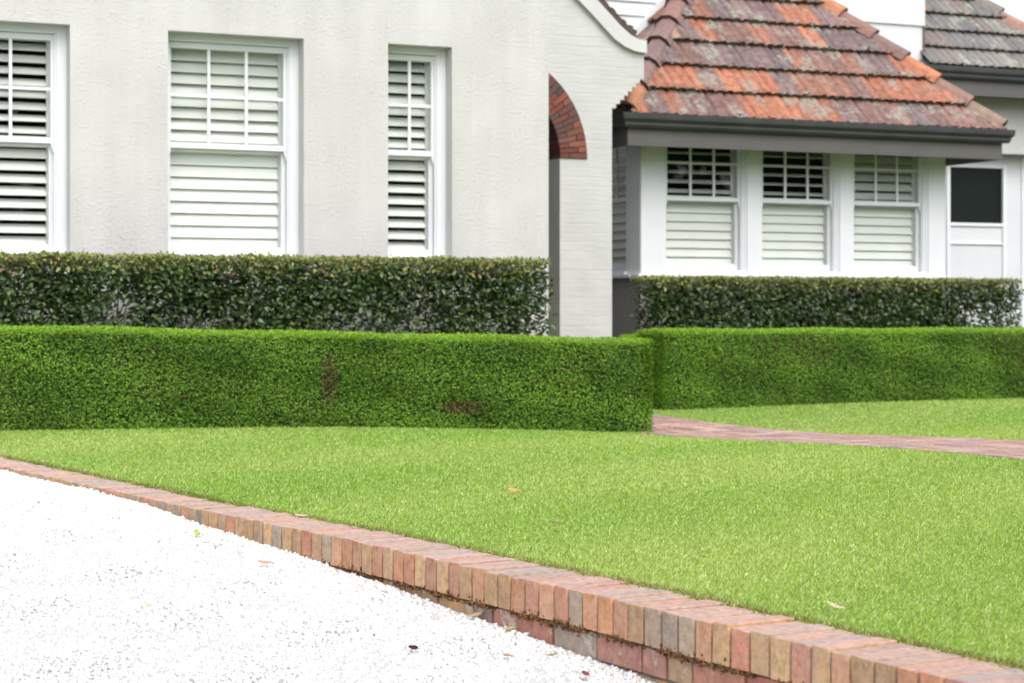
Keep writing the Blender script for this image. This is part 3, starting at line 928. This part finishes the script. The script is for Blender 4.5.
# dark tile edge standing behind the coping
vt = MB()
for k in range(1, len(lo) - 1):
    a, b = curve_hi[k], curve_hi[k + 1]
    ns = max(2, int(math.hypot(b[0] - a[0], b[1] - a[1]) / .05))
    for q in range(ns):
        xa, za = a[0] + (b[0] - a[0]) * q / ns, a[1] + (b[1] - a[1]) * q / ns
        xb, zb = a[0] + (b[0] - a[0]) * (q + 1) / ns, a[1] + (b[1] - a[1]) * (q + 1) / ns
        hgt = .10 + .02 * (q % 2) + random.uniform(0, .012)
        g = random.uniform(.7, 1.2)
        vt.hexa([(xb, WA + .03, zb), (xa, WA + .03, za), (xa, WB + 1.4, za), (xb, WB + 1.4, zb),
                 (xb + .03, WA + .03, zb + hgt), (xa + .03, WA + .03, za + hgt), (xa + .03, WB + 1.4, za + hgt), (xb + .03, WB + 1.4, zb + hgt)], (.09 * g, .052 * g, .045 * g))
vt.build('verge_tiles', M['cap'], house, fixn=True)
# the arch ring, brick by brick, one and a half bricks deep
AB = [(.20, .060, .040), (.16, .055, .042), (.24, .075, .045), (.12, .055, .05), (.17, .07, .06), (.21, .085, .05), (.09, .055, .052)]
ar = MB(); am = MB()
nv = 50; dth = math.pi / nv; gp_ = .007
for k in range(nv):
    t0, t1 = k * dth, (k + 1) * dth
    cuts = [(RI, RI + .105), (RI + .112, RO)] if k % 2 else [(RI, RI + .210), (RI + .217, RO)]
    for r0_, r1_ in cuts:
        c = random.choice(AB); g = random.uniform(.8, 1.2); c = tuple(v * g for v in c)
        e_ = random.uniform(0, .006)
        q = []
        for rr, ta, tb in ((r0_, t0 + gp_ / 2 / r0_, t1 - gp_ / 2 / r0_), (r1_, t0 + gp_ / 2 / r1_, t1 - gp_ / 2 / r1_)):
            q.append([(AC - rr * math.cos(ta), AZ + rr * math.sin(ta)), (AC - rr * math.cos(tb), AZ + rr * math.sin(tb))])
        pr = [q[0][0], q[0][1], q[1][1], q[1][0]]
        ar.prism(pr, WA - .012 - e_, WB + .01, c)
    rr0, rr1 = RI + .006, RO
    am.prism([(AC - rr0 * math.cos(t0), AZ + rr0 * math.sin(t0)), (AC - rr0 * math.cos(t1), AZ + rr0 * math.sin(t1)),
              (AC - rr1 * math.cos(t1), AZ + rr1 * math.sin(t1)), (AC - rr1 * math.cos(t0), AZ + rr1 * math.sin(t0))], WA - .004, WB - .01, (.07, .045, .04))
ao = ar.build('brick_arch', M['arch'], house, bevel=.003, fixn=True)
am.build('arch_mortar', M['arch'], ao, fixn=True)
# porch room behind the arch
pr_ = MB()
pr_.poly([(-.9, WB, .02), (2.0, WB, .02), (2.0, 5.6, .02), (-.9, 5.6, .02)]); pr_.poly([(-.9, WB, 3.7), (2.0, WB, 3.7), (2.0, 5.6, 3.7), (-.9, 5.6, 3.7)])
pr_.poly([(-.9, 5.6, 0), (2.0, 5.6, 0), (2.0, 5.6, 3.7), (-.9, 5.6, 3.7)]); pr_.poly([(2.0, WB, 0), (2.0, 5.6, 0), (2.0, 5.6, 3.7), (2.0, WB, 3.7)])
pr_.poly([(-.9, WB, 0), (-.9, 5.6, 0), (-.9, 5.6, 3.7), (-.9, WB, 3.7)])
pr_.build('porch_room', M['taupe'], house)

# bay with three windows
BU0, BU1, BW = 2.79, 6.98, 3.6
bs, bh, brl, bmz = 1.268, 2.96, 2.118, 2.553
wins = [3.10 + 1.27 * k for k in range(3)]
bw = wall_holes(BU0, BU1, bs, bh + .1, BW, BW + .20, [(u, u + 1.06, bs, bh) for u in wins])
bw.build('bay_wall', M['trim'], house)
# cover boards on the posts, a hair proud, with a bead at each edge
for a, b in ((BU0 + .004, 3.075), (4.185, 4.345), (5.455, 5.615), (6.725, BU1 - .004)):
    pb_ = MB(); pb_.box(a, b, BW - .018, BW - .001, bs, bh + .09)
    pb_.build('post_board', M['trim'], house, bevel=.003)
bsm = wall_holes(-5.1, -BW - .201, bs, bh + .1, 0, .2, [(-4.99, -3.95, bs, bh)])
o = bsm.build('bay_side_wall', M['trim'], house); o.rotation_euler = (0, 0, R(-90)); o.location = (BU0, 0, 0)
bb = MB()
bb.box(BU0 + .01, BU1 - .01, BW + .01, 6.1, -.1, bs - .04)
bb.build('bay_base', M['taupe'], house)
sl = MB(); sl.box(BU0 - .05, BU1 + .05, BW - .06, BW + .15, bs - .04, bs); sl.box(BU0 - .06, BU0 + .1, BW + .15, 5.1, bs - .04, bs)
sl.build('sill_board', M['trim'], house, bevel=.004)
rs = MB(); rs.box(BU1 - .2, BU1, BW + .2, 6.1, bs, bh + .1); rs.build('bay_side_wall', M['trim'], house)
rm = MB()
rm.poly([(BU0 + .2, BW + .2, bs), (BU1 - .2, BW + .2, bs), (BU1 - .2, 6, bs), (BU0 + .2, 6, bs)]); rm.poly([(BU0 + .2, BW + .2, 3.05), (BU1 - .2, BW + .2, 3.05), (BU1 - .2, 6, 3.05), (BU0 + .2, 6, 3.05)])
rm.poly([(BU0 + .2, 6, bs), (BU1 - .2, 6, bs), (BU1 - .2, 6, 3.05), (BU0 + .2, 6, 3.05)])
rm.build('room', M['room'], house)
tl = [(R(70), R(16)), (R(70), R(15)), (R(34), R(16))]
for k, u in enumerate(wins):
    sash_window(u, BW + .012, bs + .002, 1.06, bh - bs - .004, brl, 3, .028, tl[k][0], tl[k][1], .103, jit=(R(4 if k < 2 else 12), R(1.2)), midz=bmz,
                label=['bay window next to the corner post, upper louvres open', 'middle bay window, upper louvres open',
                       'right bay window, upper louvres half closed'][k])
sash_window(BU0 + .012, 4.99, bs + .002, 1.04, bh - bs - .004, brl, 3, .028, R(66), R(34), .103, rot=R(-90), midz=bmz, label='shaded window in the side of the bay')

# eaves of the bay
EW, EL, ER, EZ, TP = 3.06, 2.36, 7.42, 3.03, 1.078
fa = MB()
fa.box(EL, ER, EW, EW + .025, 2.672, 2.97); fa.box(EL, EL + .025, EW + .026, 4.8, 2.672, 2.97); fa.box(ER - .025, ER, EW + .026, 6, 2.672, 2.97)
fa.build('fascia', M['fascia'], house, bevel=.003)
so = MB(); so.box(EL + .026, ER - .026, EW + .026, BW + .3, 2.955, 2.975); so.box(EL + .026, BU0 + .1, BW + .3, 4.8, 2.955, 2.975); so.box(BU1 - .1, ER - .026, BW + .3, 6, 2.955, 2.975)
so.build('soffit', M['fascia'], house)


def gutter(x0, x1, yf, z, name='gutter', mitre=.11):
    """ogee gutter along local x, front lip at yf (towards -y)"""
    prof = [(0, 0), (-.055, 0), (-.075, .03), (-.075, .055), (-.108, .095), (-.112, .140), (-.112, .158), (-.104, .158), (-.100, .10), (-.062, .055), (0, .04)]
    mb = MB(); n = len(prof)
    i = len(mb.v)
    mb.v += [(x0 + p[0] * mitre / .112, yf + p[0], z + p[1]) for p in prof] + [(x1 - p[0] * mitre / .112, yf + p[0], z + p[1]) for p in prof]
    for k in range(n):
        j = (k + 1) % n; mb.f.append((i + k, i + j, i + n + j, i + n + k)); mb.c.append(None)
    mb.f.append(tuple(range(i, i + n))); mb.c.append(None); mb.f.append(tuple(range(i + 2 * n - 1, i + n - 1, -1))); mb.c.append(None)
    return mb


g_ = gutter(EL, ER, EW - .001, 2.868)
g2 = gutter(-4.8, -EW, 0, 2.868)
i0 = len(g_.v)
g_.v += [(EL + .0 + (q[1]), -q[0], q[2]) for q in g2.v]; g_.f += [tuple(i0 + k for k in f) for f in g2.f]; g_.c += g2.c
go = g_.build('gutter', M['gutter'], house, fixn=True)
for u in (4.4, 6.25):
    jb = MB(); jb.box(u, u + .05, EW - .118, EW - .09, 2.975, 3.02); jb.build('gutter_joint', M['gutter'], go)

TILES = [(.33, .122, .068), (.36, .14, .078), (.27, .115, .075), (.185, .10, .085), (.16, .095, .09), (.215, .115, .095), (.15, .105, .105), (.18, .12, .115), (.27, .12, .08)]
TW = [.10, .075, .07, .14, .12, .10, .08, .08, .06]
GT = [(.16, .15, .145), (.19, .175, .165), (.20, .175, .16), (.15, .145, .145), (.20, .155, .14), (.36, .15, .09)]
GW = [.25, .21, .17, .16, .11, .11]


MOSS = []


def roof_moss(parent):
    n = len(MOSS); p = np.array(MOSS); MOSS.clear()
    c = np.array([(.10, .10, .07), (.22, .22, .17), (.06, .065, .04), (.15, .14, .10)])[RNG.integers(0, 4, n)] * RNG.uniform(.7, 1.2, (n, 1))
    return tag(scatter('moss', ico_v, ico_f, p, rand_basis(n), RNG.uniform(.006, .017, (n, 1)) * RNG.uniform(.6, 1.3, (n, 3)), c, M['moss'], parent), kind='stuff')


def tile_slope(mb, width, amax_f, tp, pal, wts, tw=.25, ga=.305, to=None, top=1.8):
    """tiles on a slope: x along the eave, a = plan distance up from the eave; to(x, a, lift) -> local point"""
    nsub = 10; r_ = 0
    prof = []
    for k in range(nsub + 1):
        t = k / nsub
        hh = .031 * abs(math.sin(2 * math.pi * t)) ** .7 * (1 if t < .5 else .8)
        if t > .93: hh = .03
        prof.append(hh)
    while r_ * ga < top:
        a0 = r_ * ga - .03; a1 = (r_ + 1) * ga + .015
        nt = int(width / tw) + 2; xo = -random.uniform(0, .05) - (tw / 2 if r_ % 2 else 0)
        pc = None
        for k in range(nt):
            if pc is not None and random.random() < .30: c = pc
            else: c = random.choices(pal, wts)[0]
            pc = c
            g = random.uniform(.85, 1.15); c_ = tuple(v * g for v in c)
            ln = random.uniform(-.006, .006)
            for j in range(nsub):
                xa, xb = xo + (k + j / nsub) * tw, xo + (k + (j + 1) / nsub) * tw
                if xa < 0 or xb > width: continue
                m = min(amax_f(xa), amax_f(xb))
                if m <= a0 + .03: continue
                e = min(a1, m)
                f_ = (e - a0) / (a1 - a0)
                l0, l1 = .075 + ln, .012
                hb = l0 + (l1 - l0) * f_
                rg_ = random.uniform(.86, 1.12); cj = tuple(v * rg_ for v in c_)
                if random.random() < .55: MOSS.append(to(random.uniform(xa, xb), a0 + random.uniform(-.006, .03), l0 + prof[j] + random.uniform(-.03, .006)))
                mb.poly([to(xa, a0, l0 + prof[j]), to(xb, a0, l0 + prof[j + 1]), to(xb, e, hb + prof[j + 1]), to(xa, e, hb + prof[j])], cj)
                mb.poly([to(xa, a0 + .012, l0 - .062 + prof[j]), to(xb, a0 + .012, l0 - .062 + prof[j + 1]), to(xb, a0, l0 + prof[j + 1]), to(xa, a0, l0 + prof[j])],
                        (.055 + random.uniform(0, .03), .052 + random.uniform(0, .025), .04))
        r_ += 1


nl = math.sqrt(1 + TP * TP)
RU = ER - EL
rf = MB()


def to_front(x, a, l): return (EL + x, EW + a - l * TP / nl, EZ - .03 + TP * a + l / nl)
def to_left(x, a, l): return (EL + a - l * TP / nl, EW + x, EZ - .03 + TP * a + l / nl)
def to_right(x, a, l): return (ER - a + l * TP / nl, EW + x, EZ - .03 + TP * a + l / nl)


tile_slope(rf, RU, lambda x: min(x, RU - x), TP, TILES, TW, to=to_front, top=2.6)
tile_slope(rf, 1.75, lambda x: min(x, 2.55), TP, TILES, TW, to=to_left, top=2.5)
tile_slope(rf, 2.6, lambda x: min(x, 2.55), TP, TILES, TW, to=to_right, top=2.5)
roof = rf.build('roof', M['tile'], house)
roof_moss(roof)
tag(roof, 'hipped roof of orange and mauve terracotta tiles with lichen')
# boards under the tiles
ub = MB()
ub.poly([to_front(0, 0, -.02), to_front(RU, 0, -.02), to_front(RU - 2.53, 2.53, -.02), to_front(2.53, 2.53, -.02)])
ub.poly([to_left(0, 0, -.02), to_left(2.53, 2.53, -.02), to_left(3.2, 2.53, -.02), to_left(3.2, 0, -.02)])
ub.poly([to_right(0, 0, -.02), to_right(2.53, 2.53, -.02), to_right(3.2, 2.53, -.02), to_right(3.2, 0, -.02)])
ub.build('sarking', M['taupe'], roof)
CAPC = [(.21, .125, .115), (.19, .12, .115), (.24, .13, .11), (.42, .17, .09), (.20, .115, .10)]


def hip_caps(p0, p1, n, colors, tint, parent, mat):
    p0, p1 = Vector(p0), Vector(p1); d = (p1 - p0); L = d.length; d.normalize()
    side = d.cross(Vector((0, 0, 1))).normalized(); up = side.cross(d).normalized()
    ln = L / n
    mb = MB()
    for k in range(n):
        c = colors[k % len(colors)]; g = random.uniform(.9, 1.1); c = tuple(v * g for v in c)
        a = p0 + d * (ln * k - .03); b = p0 + d * (ln * (k + 1) + .02)
        pr = [(-.145, -.085), (-.115, .0), (-.05, .058), (.05, .058), (.115, .0), (.145, -.085)]
        lo_, hi_ = [], []
        for (s_, h_) in pr:
            lo_.append(a + side * s_ * 1.13 + up * (h_ + .075)); hi_.append(b + side * s_ * .92 + up * (h_ + .022))
        for q in range(len(pr) - 1): mb.poly([lo_[q], lo_[q + 1], hi_[q + 1], hi_[q]], c)
        li = [v - up * .04 + d * .006 for v in lo_]
        for q in range(len(pr) - 1): mb.poly([li[q], li[q + 1], lo_[q + 1], lo_[q]], tuple(v * .6 for v in c))
    return mb.build('hip_capping', mat, parent, fixn=False)


hip_caps(to_front(0, .06, 0), to_front(2.5, 2.5, 0), 9, [(.38, .17, .09), CAPC[0], CAPC[1], CAPC[0], CAPC[2], CAPC[1]], 1, roof, M['cap'])
hip_caps(to_front(RU, .06, 0), to_front(RU - 2.5, 2.5, 0), 9, [(.24, .165, .125), (.27, .15, .12), (.44, .17, .085), (.21, .125, .11), (.27, .14, .115), (.42, .17, .09)], 1, roof, M['cap'])

# upper storey behind the bay roof: boarded gable on the left, pale block on the right
wbv = MB()
edge = lambda z: 2.33 + (z - EZ) / TP + .03
for k in range(12):
    za = 3.9 + k * .17; zb = za + .168
    wbv.hexa([(1.2, 4.80, za), (edge(za) - .1, 4.80, za), (edge(za) - .1, 4.9, za), (1.2, 4.9, za),
              (1.2, 4.825, zb), (edge(zb) - .1, 4.825, zb), (edge(zb) - .1, 4.9, zb), (1.2, 4.9, zb)])
wbv.build('weatherboards', M['board'], house)
bgv = MB()
bgv.hexa([(edge(3.7) - .16, 4.74, 3.7), (edge(3.7) - .02, 4.74, 3.7), (edge(3.7) - .02, 4.92, 3.7), (edge(3.7) - .16, 4.92, 3.7),
          (edge(5.9) - .16, 4.74, 5.9), (edge(5.9) - .02, 4.74, 5.9), (edge(5.9) - .02, 4.92, 5.9), (edge(5.9) - .16, 4.92, 5.9)])
bgv.build('barge_board', M['board'], house)
ubk = MB()
ubk.box(5.6, 8.13, 5.6, 7.5, 4.675, 7.0); ubk.box(5.6, 8.105, 5.625, 7.5, 2.9, 4.674)
o = ubk.build('upper_storey_wall', M['board'], house, bevel=.004)
fl = MB(); fl.box(8.107, 8.125, 5.60, 5.62, 3.95, 4.672); fl.build('corner_flashing', M['fascia'], o)

# far wing on the right
FW, FZ, FL_, FR = 5.5, 4.13, 8.05, 10.8
ft = MB(); TP2 = 1.03; nl2 = math.sqrt(1 + TP2 * TP2)
def to_far(x, a, l): return (FL_ + x, FW + a - l * TP2 / nl2, FZ + TP2 * a + l / nl2)
tile_slope(ft, FR - FL_, lambda x: min(3, FR - FL_ - x), TP2, GT, GW, to=to_far, top=2.4, ga=.27)
fo = ft.build('wing_roof', M['gtile'], house); roof_moss(fo); tag(fo, 'weathered grey tiled roof with a few orange tiles')
hip_caps(to_far(FR - FL_, .05, 0), to_far(FR - FL_ - 2.3, 2.3, 0), 8, [(.26, .17, .14), (.22, .18, .16), (.36, .2, .15), (.20, .17, .155), (.19, .165, .155)], 1, fo, M['cap'])
ub = MB(); ub.poly([to_far(0, 0, -.02), to_far(FR - FL_, 0, -.02), to_far(.05, FR - FL_ - .05, -.02), to_far(0, FR - FL_ - .05, -.02)])
def to_fr(x, a, l): return (FR - a + l * TP2 / nl2, FW + x, FZ + TP2 * a + l / nl2)
ub.poly([to_fr(0, 0, -.02), to_fr(2.6, 2.6, -.02), to_fr(4, 2.6, -.02), to_fr(4, 0, -.02)])
ub.build('sarking', M['taupe'], fo)
g3 = gutter(FL_, FR, FW + .0, FZ - .155); g3.build('gutter', M['gutter'], house, fixn=True)
ff = MB(); ff.box(FL_, FR - .02, FW + .001, FW + .03, 3.765, 4.08); ff.box(FL_, FR - .02, FW + .031, 5.95, 3.80, 3.82); ff.build('fascia', M['fascia'], house)
uw = MB(); uw.box(6.9, FR - .3, 5.9, 8, 3.035, 4.0); uw.box(FR - 1, FR - .3, 6.2, 8, -.1, 3.034)
o = uw.build('upper_wall', M['render'], house)
dw = wall_holes(7.0, FR - .32, -.1, 3.033, 6.15, 6.3, [(8.93, 9.83, 2.075, 2.845)])
dw.build('panelled_wall', M['board'], house)
tr = MB()
tr.box(8.93, 9.83, 6.128, 6.149, 1.775, 1.80)
for a, b in ((8.875, 8.93), (9.83, 9.885)): tr.box(a, b, 6.122, 6.149, -.1, 2.90)
tr.box(8.931, 9.829, 6.126, 6.149, 2.846, 2.90); tr.box(8.931, 9.829, 6.126, 6.149, 2.03, 2.074)
tr.box(10.16, 10.22, 6.126, 6.149, -.1, 3.03)
o = tr.build('panel_moulding', M['trim'], house, bevel=.003)
sc_ = MB(); sc_.box(8.93, 9.83, 6.165, 6.18, 2.075, 2.845)
tag(sc_.build('screen_pane', M['screen'], house), 'dark square screened window in the white panelling')

# ------------------------------------------------------------------ unseen trees added beside and behind the camera for the panes to reflect
P_, S_ = [], []
for k in range(9):
    a = k / 8
    cx, cy = 13 + 22 * a + RNG.uniform(-1, 1), -19 + 27 * a + RNG.uniform(-1, 1)
    r, hgt = RNG.uniform(2.6, 3.6), RNG.uniform(9.5, 13.)
    d = unit(RNG.normal(size=(2200, 3))) * RNG.uniform(.55, 1.05, (2200, 1))
    P_.append(np.array([cx, cy, hgt * .52 - .3]) + d * np.array([r, r, hgt * .50]))
P_ = np.concatenate(P_); n = len(P_)
tag(scatter('unseen_trees', LEAF4, LEAF4F, P_, rand_basis(n), RNG.uniform(.4, .8, n), np.array([.05, .10, .02]) * RNG.uniform(.5, 1.6, (n, 1)), M['box']), kind='stuff')

# ------------------------------------------------------------------ fallen leaves and twigs
def on_gravel(px, py):
    k = (py - HORIZON) / F_PX
    Y = (EYE + .045 + .055 * 8.6) / (k + .055)
    return (px - 512) / F_PX * Y, Y


def on_level(px, py, z):
    Y = (EYE - z) * F_PX / (py - HORIZON); return (px - 512) / F_PX * Y, Y


def leaf_mesh(name, L, Wd, curl, seed):
    r = random.Random(seed); mb = MB(); nu, nv_ = 9, 5
    P = []
    for i in range(nu):
        t = i / (nu - 1); w = Wd * math.sin(math.pi * min(1, t * .92 + .06)) ** .8
        for j in range(nv_):
            s_ = j / (nv_ - 1) * 2 - 1
            P.append((s_ * w / 2, (t - .5) * L, .004 + curl * (s_ * s_ * .35 * Wd + (t - .4) ** 2 * L * .8) + r.uniform(-.001, .001)))
    mb.v = P
    for i in range(nu - 1):
        for j in range(nv_ - 1):
            a = i * nv_ + j; mb.f.append((a, a + 1, a + nv_ + 1, a + nv_)); mb.c.append(None)
    mb.tube([(0, -L * .5, .004), (0, -L * .62, .006), (.004, -L * .75, .004)], .0012, .0008, 4)
    return mb


LEAVES = [
    # px, py, surface, length, width, rotation, colour, curl, label
    (265, 568, 'g', .060, .020, 1.35, (.46, .30, .19), .5, 'pale tan dry leaf lying flat on the gravel near the wall, leftmost brown leaf'),
    (441, 604, 'g', .045, .022, .6, (.50, .30, .15), 1.0, 'curled orange brown leaf on the gravel touching the foot of the brick wall'),
    (476, 621, 'g', .058, .018, 1.9, (.48, .33, .19), .6, 'long tan leaf on the gravel at the wall foot, beside the curled orange one'),
    (509, 634, 'g', .042, .014, 1.7, (.42, .36, .15), .4, 'narrow yellowish leaf on the gravel under the stained lower bricks'),
    (507, 661, 'g', .030, .012, 1.2, (.36, .20, .13), .5, 'small reddish brown leaf on the gravel between the dark leaf and the wall'),
    (413, 655, 'g', .030, .020, 1.5, (.06, .018, .02), .9, 'dark maroon crumpled leaf lying out on the white gravel'),
    (585, 681, 'g', .026, .018, 1.0, (.20, .05, .05), .9, 'small red leaf on the gravel at the bottom edge of the photo'),
    (551, 661, 'g', .034, .013, 1.6, (.22, .26, .08), .4, 'small green leaf on the gravel close to the brick wall'),
    (197, 539, 'g', .050, .020, .5, (.36, .44, .13), 1.2, 'pale green fresh sprig leaf on the gravel, far from the wall foot'),
    (512, 494, 'l', .060, .024, 1.75, (.55, .33, .13), .9, 'orange tan leaf lying in the middle of the lawn'),
    (556, 526, 'l', .055, .012, 1.35, (.20, .15, .08), .5, 'thin dull brown leaf half sunk in the lawn'),
    (835, 611, 'l', .060, .016, 1.0, (.50, .44, .27), .6, 'straw coloured leaf on the lawn near the right end of the wall'),
    (301, 518, 'w', .055, .016, 1.6, (.50, .40, .30), .5, 'pale dry leaf resting on top of the brick capping'),
]
for i, (px, py, sf, L_, W_, rot, c, curl, lab) in enumerate(LEAVES):
    if sf == 'g': X, Y = on_gravel(px, py); z = float(gravel_z(Y)) + .010
    elif sf == 'l': X, Y = on_level(px, py, .016); z = float(lawn_z(X, Y)) + .032
    else: X, Y = on_level(px, py, 0.0); z = .001
    mb = leaf_mesh('fallen_leaf', L_, W_ * 1.35, curl * .55, i)
    mb.c = [tuple(v * random.uniform(.8, 1.15) for v in c) for _ in mb.f]
    o = mb.build('fallen_leaf', M['dry'], None, (X, Y, z), smooth=True)
    o.rotation_euler = (random.uniform(.22, .4), random.uniform(-.15, .15), 0)
    o.rotation_mode = 'XYZ'; o.data.transform(__import__('mathutils').Matrix.Rotation(rot, 4, 'Z'))
    o.location.z += W_ * .3
    tag(o, lab, 'leaf', 'fallen leaves')

# ------------------------------------------------------------------ light, sky, camera
SUN_EL, SUN_AZ = R(54), math.atan2(.40, -.85)
w = bpy.data.worlds.new('World'); S.world = w; w.use_nodes = True
nt = w.node_tree; bg = nt.nodes['Background']
sky = nt.nodes.new('ShaderNodeTexSky'); sky.sky_type = 'NISHITA'; sky.sun_disc = False
sky.sun_elevation = SUN_EL; sky.sun_rotation = SUN_AZ; sky.air_density = 1.0; sky.dust_density = 3.0; sky.ozone_density = 1.0
hs = nt.nodes.new('ShaderNodeHueSaturation'); hs.inputs['Saturation'].default_value = .30
nt.links.new(sky.outputs[0], hs.inputs['Color']); nt.links.new(hs.outputs[0], bg.inputs['Color'])
bg.inputs['Strength'].default_value = .15
sl = bpy.data.lights.new('sun', 'SUN'); sl.energy = .62; sl.angle = R(58); sl.color = (1, .965, .91)
so = bpy.data.objects.new('sun', sl); COL.objects.link(so)
sd = Vector((math.sin(SUN_AZ) * math.cos(SUN_EL), math.cos(SUN_AZ) * math.cos(SUN_EL), math.sin(SUN_EL)))
so.rotation_euler = sd.to_track_quat('Z', 'Y').to_euler(); so.location = sd * 40

cd = bpy.data.cameras.new('camera'); cam = bpy.data.objects.new('camera', cd); COL.objects.link(cam)
cam.location = (0, 0, EYE); cam.rotation_euler = (R(90), 0, 0)
cd.sensor_width = 36; cd.lens = F_PX / 1024 * 36; cd.shift_y = -(341.5 - HORIZON) / 1024
cd.clip_start = .05; cd.clip_end = 3000
cd.dof.use_dof = True; cd.dof.focus_distance = 7.5; cd.dof.aperture_fstop = 4.8
S.camera = cam
S.view_settings.view_transform = 'Standard'; S.view_settings.look = 'None'
S.view_settings.exposure = 1.12; S.view_settings.gamma = 1; S.view_settings.use_curve_mapping = False
M['screen'].node_tree.nodes['Principled BSDF'].inputs['Specular IOR Level'].default_value = .15
S.cycles.max_bounces = 8; S.cycles.transparent_max_bounces = 12
